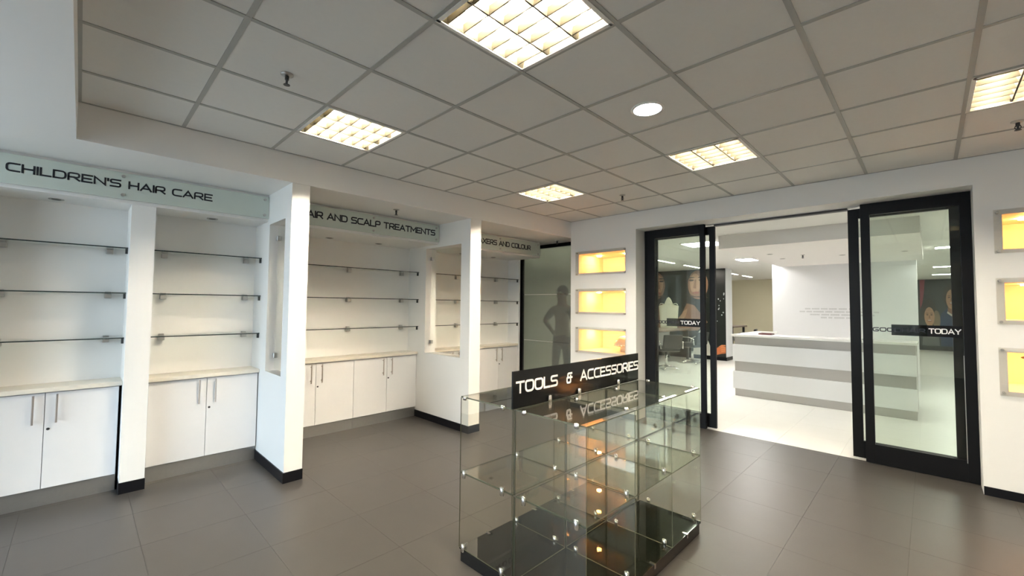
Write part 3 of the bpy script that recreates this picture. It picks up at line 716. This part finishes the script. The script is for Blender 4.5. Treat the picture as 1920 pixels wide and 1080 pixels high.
shape(mu, YM, [(-0.56, 0.14), (-0.52, 0.26), (-0.40, 0.38), (-0.30, 0.42), (-0.19, 0.40), (-0.19, 0.22), (-0.30, 0.20), (-0.42, 0.16)], ORG, 'printed_hand')
for k in range(4): shape(mu, YM, [(-0.38+0.02*k, 0.40-0.055*k), (-0.30, 0.455-0.055*k), (-0.20, 0.46-0.05*k), (-0.192, 0.425-0.05*k), (-0.30, 0.41-0.055*k)], pbr('print_orange_light', (0.62, 0.22, 0.08), 0.5), 'printed_finger')
m2 = thing('end_mural', 'dark mural of two smiling women at the end of the right hall aisle', 'mural', (4.4, 21.19, 0.02))
B(3.60, 5.30, 21.18, 21.198, 0.02, 2.66).build('backing', pbr('print_slate', (0.045, 0.055, 0.055), 0.4, noise=0.2, scale=2), m2)
Y2 = 21.18; lay[0] = 0
def shape2(pts, mat, nm): shape(m2, Y2, [(min(max(4.02+(u-4.34)*0.55, 3.605), 5.29), min(max(1.27+(v-1.12)*0.98, 0.03), 2.65)) for u, v in pts], mat, nm)
NAVY = pbr('print_navy', (0.03, 0.06, 0.13), 0.5); HAIRB = pbr('print_hair', (0.06, 0.05, 0.04), 0.5, noise=0.3, scale=6)
shape2([(3.9, 1.4), (3.9, 2.66), (4.16, 2.66), (4.10, 2.0), (4.0, 1.6)], pbr('print_red', (0.30, 0.06, 0.09), 0.5), 'printed_drape')
shape2([(4.86, 0.02), (4.80, 0.9), (4.92, 1.25), (5.2, 1.45), (5.7, 1.40), (6.0, 1.1), (6.1, 0.02)], NAVY, 'printed_shirt')
shape2(blob(5.40, 1.90, 0.40, 0.42), HAIRB, 'printed_hair')
shape2([(5.20, 1.25), (5.25, 1.65), (5.55, 1.65), (5.58, 1.28), (5.40, 1.20)], SK1, 'printed_neck')
shape2(blob(5.40, 1.78, 0.25, 0.36), SK2, 'printed_face')
shape2([(5.2, 1.33), (5.4, 1.22), (5.6, 1.34), (5.62, 1.26), (5.4, 1.14), (5.18, 1.26)], PALE, 'printed_collar')
shape2(blob(4.34, 1.30, 0.34, 0.48), HAIRB, 'printed_hair')
shape2(blob(4.68, 1.00, 0.18, 0.36), pbr('print_hair_gold', (0.26, 0.20, 0.13), 0.5, noise=0.3, scale=6), 'printed_hair')
shape2([(4.2, 0.5), (4.22, 0.85), (4.48, 0.85), (4.55, 0.5)], SK1, 'printed_neck')
shape2(blob(4.34, 1.12, 0.25, 0.36), SK2, 'printed_face')
for cx, cz in ((4.34, 1.12), (5.40, 1.78)):
    for ex in (-0.10, 0.10):
        shape2(blob(cx+ex, cz+0.07, 0.055, 0.020), SKD, 'printed_eye'); shape2(blob(cx+ex, cz+0.13, 0.075, 0.010), SKD, 'printed_brow')
    shape2([(cx-0.02, cz+0.06), (cx+0.02, cz+0.06), (cx+0.045, cz-0.06), (cx-0.045, cz-0.06)], SK1, 'printed_nose')
    shape2(blob(cx, cz-0.15, 0.11, 0.045), LIP, 'printed_lips'); shape2(blob(cx, cz-0.14, 0.09, 0.022), PALE, 'printed_smile')
shape2([(3.95, 0.02), (4.0, 0.45), (4.2, 0.6), (4.55, 0.6), (4.75, 0.4), (4.8, 0.02)], pbr('print_grey', (0.16, 0.18, 0.18), 0.5), 'printed_shirt')

# ================================================================== SALON FURNITURE
CHB = pbr('chair_black', (0.020, 0.021, 0.022), 0.45); TBL = pbr('table_wood', (0.22, 0.17, 0.14), 0.35)
def salon_chair(x, y, rz, label):
    c = bpy.data.objects.new('salon_chair', None); col.objects.link(c); c['kit'] = 1
    tag(c, label, 'chair', 'black salon chairs in the hall')
    def P(mb, nm, mat, par=c, **k): return mb.build(nm, mat, par, **k)
    P(B(-0.25, 0.25, -0.24, 0.26, 0.44, 0.56), 'seat', CHB, bevel=0.03)
    P(MB().add([(-0.24,-0.22,0.52),(0.24,-0.22,0.52),(0.24,-0.30,0.86),(-0.24,-0.30,0.86),(-0.24,-0.30,0.52),(0.24,-0.30,0.52),(0.24,-0.37,0.86),(-0.24,-0.37,0.86)],
      [(0,1,2,3),(5,4,7,6),(4,0,3,7),(1,5,6,2),(3,2,6,7),(4,5,1,0)]), 'backrest', CHB, bevel=0.02)
    for s in (-1, 1):
        P(MB().tube([(s*0.29, -0.27, 0.52), (s*0.30, -0.26, 0.68), (s*0.30, -0.12, 0.72), (s*0.30, 0.10, 0.72), (s*0.30, 0.24, 0.66), (s*0.28, 0.27, 0.48)], 0.014, 8), 'armrest', CHROME, smooth=True)
    P(MB().cyl((0, 0, 0.07), (0, 0, 0.44), 0.032, 14), 'column', CHROME, smooth=True)
    for k in range(5):
        a_ = 2*math.pi*k/5+0.3
        P(MB().tube([(0, 0, 0.075), (0.20*math.cos(a_), 0.20*math.sin(a_), 0.05), (0.32*math.cos(a_), 0.32*math.sin(a_), 0.016)], [0.024, 0.018, 0.016], 8), 'base_leg', CHROME, smooth=True)
    c.location = (x, y, 0); c.rotation_euler.z = rz; return c
ch0 = salon_chair(-0.70, 9.20, math.radians(55), 'black salon chair nearest the left door leaf')
for x, y, r_, lb in ((-0.70, 10.85, 75, 'black salon chair in front of the mural, farther along the table'), (-0.28, 14.0, 100, 'black salon chair peeking over the end of the reception desk')):
    c = copy_tree(ch0); c.location = (x, y, 0); c.rotation_euler.z = math.radians(r_); c['label'] = lb
def table(x0, x1, y0, y1, h, label):
    t = thing('styling_table', label, 'table', ((x0+x1)/2, (y0+y1)/2, 0), 'styling tables in the hall')
    B(x0, x1, y0, y1, h-0.045, h).build('top', TBL, t, bevel=0.004)
    for xx in (x0+0.05, x1-0.11):
        for yy in (y0+0.08, y1-0.14): B(xx, xx+0.06, yy, yy+0.06, 0, h-0.045).build('leg', DARKM, t)
    B(x0+0.12, x0+0.14, y0+0.14, y1-0.14, 0.25, h-0.05).build('modesty_panel', WHITED, t)
table(-1.80, -1.05, 8.6, 11.7, 0.915, 'long brown styling table in front of the dark mural')
table(-1.3, -0.35, 13.2, 14.6, 0.95, 'brown styling table behind the end of the reception desk')
mi = thing('crested_mirror', 'cream crested mirror standing on the styling table before the mural', 'mirror', (-1.58, 11.3, 0.915))
CRM = pbr('cream_frame', (0.72, 0.70, 0.56), 0.4)
out = [(-0.25, 0.0), (0.25, 0.0), (0.28, 0.42), (0.30, 0.66), (0.20, 0.68), (0.13, 0.70), (0.09, 0.80), (0.05, 0.88), (0.0, 0.92), (-0.05, 0.88), (-0.09, 0.80), (-0.13, 0.70), (-0.20, 0.68), (-0.30, 0.66), (-0.28, 0.42)]
MB().prism(out, 0.03, lambda u, v, w_: (-1.58+u, 11.34-w_, 0.916+v)).build('frame', CRM, mi)
MB().prism([(u*0.80, 0.05+v*0.82) for u, v in out], 0.006, lambda u, v, w_: (-1.58+u, 11.31-w_, 0.916+v)).build('panel', pbr('cream_panel', (0.76, 0.75, 0.64), 0.3), mi)
for s in (-1, 1):
    MB().tube([(-1.58+s*0.28, 11.318, 0.916+0.68), (-1.58+s*0.24, 11.30, 0.916+0.73), (-1.58+s*0.17, 11.30, 0.916+0.72), (-1.58+s*0.14, 11.318, 0.916+0.70)], 0.014, 8).build('scroll', CRM, mi, smooth=True)

# ================================================================== PERSON BEHIND THE FROSTED GLASS
def person():
    ox, oy = -0.60, 4.86
    V = {'pelvis': (0, 0, 0.98, .150), 'waist': (0.0, 0, 1.13, .142), 'chest': (0.0, 0, 1.34, .172), 'upper': (0.0, 0, 1.46, .115), 'neck': (0.0, 0, 1.56, .058), 'head0': (0.0, -0.015, 1.66, .085), 'head1': (0.0, -0.02, 1.75, .098), 'head2': (0.0, -0.01, 1.83, .072),
         'hipL': (-0.10, 0, 0.92, .100), 'kneeL': (-0.14, -0.02, 0.50, .064), 'ankL': (-0.16, 0.02, 0.09, .044), 'toeL': (-0.18, -0.15, 0.045, .036),
         'hipR': (0.10, 0, 0.92, .100), 'kneeR': (0.13, -0.02, 0.50, .064), 'ankR': (0.15, 0.02, 0.09, .044), 'toeR': (0.17, -0.15, 0.045, .036),
         'shL': (-0.19, 0, 1.475, .078), 'elL': (-0.42, 0.03, 1.27, .054), 'wrL': (-0.21, -0.02, 1.09, .032), 'palmL': (-0.165, -0.04, 1.06, .032),
         'shR': (0.19, 0, 1.475, .078), 'elR': (0.27, 0.02, 1.18, .054), 'wrR': (0.27, -0.06, 0.94, .032), 'palmR': (0.265, -0.08, 0.88, .032)}
    E = [('pelvis','waist'),('waist','chest'),('chest','upper'),('upper','neck'),('neck','head0'),('head0','head1'),('head1','head2'),('pelvis','hipL'),('hipL','kneeL'),('kneeL','ankL'),('ankL','toeL'),('pelvis','hipR'),('hipR','kneeR'),('kneeR','ankR'),('ankR','toeR'),
         ('upper','shL'),('shL','elL'),('elL','wrL'),('wrL','palmL'),('upper','shR'),('shR','elR'),('elR','wrR'),('wrR','palmR')]
    for k in range(4):
        V['fL%d' % k] = (-0.120+0.004*k, -0.085-0.004*k, 1.085-0.021*k, .0095); V['gL%d' % k] = (-0.075+0.006*k, -0.115, 1.075-0.021*k, .0085); E += [('palmL','fL%d' % k), ('fL%d' % k,'gL%d' % k)]
        V['fR%d' % k] = (0.255+0.008*k, -0.115+0.020*k, 0.815, .0095); V['gR%d' % k] = (0.25+0.008*k, -0.105+0.020*k, 0.765+0.006*abs(k-1), .0085); E += [('palmR','fR%d' % k), ('fR%d' % k,'gR%d' % k)]
    V['tL'] = (-0.155, 0.015, 1.085, .010); V['tL2'] = (-0.125, 0.045, 1.065, .009); V['tR'] = (0.235, -0.115, 0.87, .010); V['tR2'] = (0.228, -0.135, 0.83, .009)
    E += [('palmL','tL'),('tL','tL2'),('palmR','tR'),('tR','tR2')]
    keys = list(V); idx = {k: i for i, k in enumerate(keys)}
    me = bpy.data.meshes.new('body_cage'); me.from_pydata([(ox+V[k][0], oy+V[k][1], V[k][2]) for k in keys], [(idx[a], idx[b]) for a, b in E], [])
    o = bpy.data.objects.new('body_cage', me); col.objects.link(o)
    sk = o.modifiers.new('skin', 'SKIN'); ss = o.modifiers.new('sub', 'SUBSURF'); ss.levels = ss.render_levels = 2
    for k in keys:
        sv = me.skin_vertices[0].data[idx[k]]; r = V[k][3]; flat = 0.78 if k in ('pelvis', 'waist', 'chest', 'upper') else 1.0
        sv.radius = (r, r*flat); sv.use_root = (k == 'pelvis')
    dg = bpy.context.evaluated_depsgraph_get(); m2_ = bpy.data.meshes.new_from_object(o.evaluated_get(dg)); bpy.data.objects.remove(o)
    m2_.name = 'body'
    for mt in (pbr('person_skin', (0.16, 0.09, 0.06), 0.5), pbr('person_shirt', (0.20, 0.175, 0.15), 0.8), pbr('person_trousers', (0.05, 0.05, 0.055), 0.8), pbr('person_shoes', (0.02, 0.02, 0.02), 0.4)): m2_.materials.append(mt)
    for p in m2_.polygons:
        c = p.center; rx = abs(c.x-ox); z = c.z
        p.material_index = 3 if z < 0.10 else (2 if z < 1.02 and rx < 0.225 else (1 if z < 1.53 and not (rx > 0.34 or (rx > 0.20 and z < 1.20)) else 0)); p.use_smooth = True
    t = thing('person', 'standing person in dark clothes with one hand on hip behind the frosted glass', 'person', (ox, oy, 0))
    put('body', m2_, t)
    hd = MB().lathe([(0.002, 0.105), (0.05, 0.095), (0.088, 0.055), (0.104, 0.0), (0.100, -0.05), (0.085, -0.085)], (ox, oy+0.012, 1.80), 20)
    hd.build('hair', pbr('person_hair', (0.012, 0.010, 0.009), 0.6), t, smooth=True)
    MB().add([(ox, oy-0.135, 1.735), (ox-0.018, oy-0.105, 1.728), (ox+0.018, oy-0.105, 1.728), (ox, oy-0.10, 1.785)], [(0,1,2),(0,3,1),(0,2,3),(1,3,2)]).build('nose', MATS['person_skin'], t)
    for s in (-1, 1):
        MB().lathe([(0.002,-0.010),(0.011,-0.006),(0.013,0),(0.011,0.006),(0.002,0.010)], (ox+s*0.036, oy-0.100, 1.775), 10).build('eye', pbr('eye_white', (0.6, 0.6, 0.58), 0.3), t, smooth=True)
        MB().lathe([(0.002,-0.032),(0.014,-0.02),(0.016,0.0),(0.018,0.02),(0.002,0.030)], (ox+s*0.100, oy-0.005, 1.755), 10).build('ear', MATS['person_skin'], t, smooth=True)
    MB().lathe([(0.002,-0.007),(0.026,-0.004),(0.028,0),(0.026,0.004),(0.002,0.007)], (ox, oy-0.088, 1.695), 12).build('mouth', pbr('person_lip', (0.22, 0.08, 0.07), 0.5), t, smooth=True)
person()
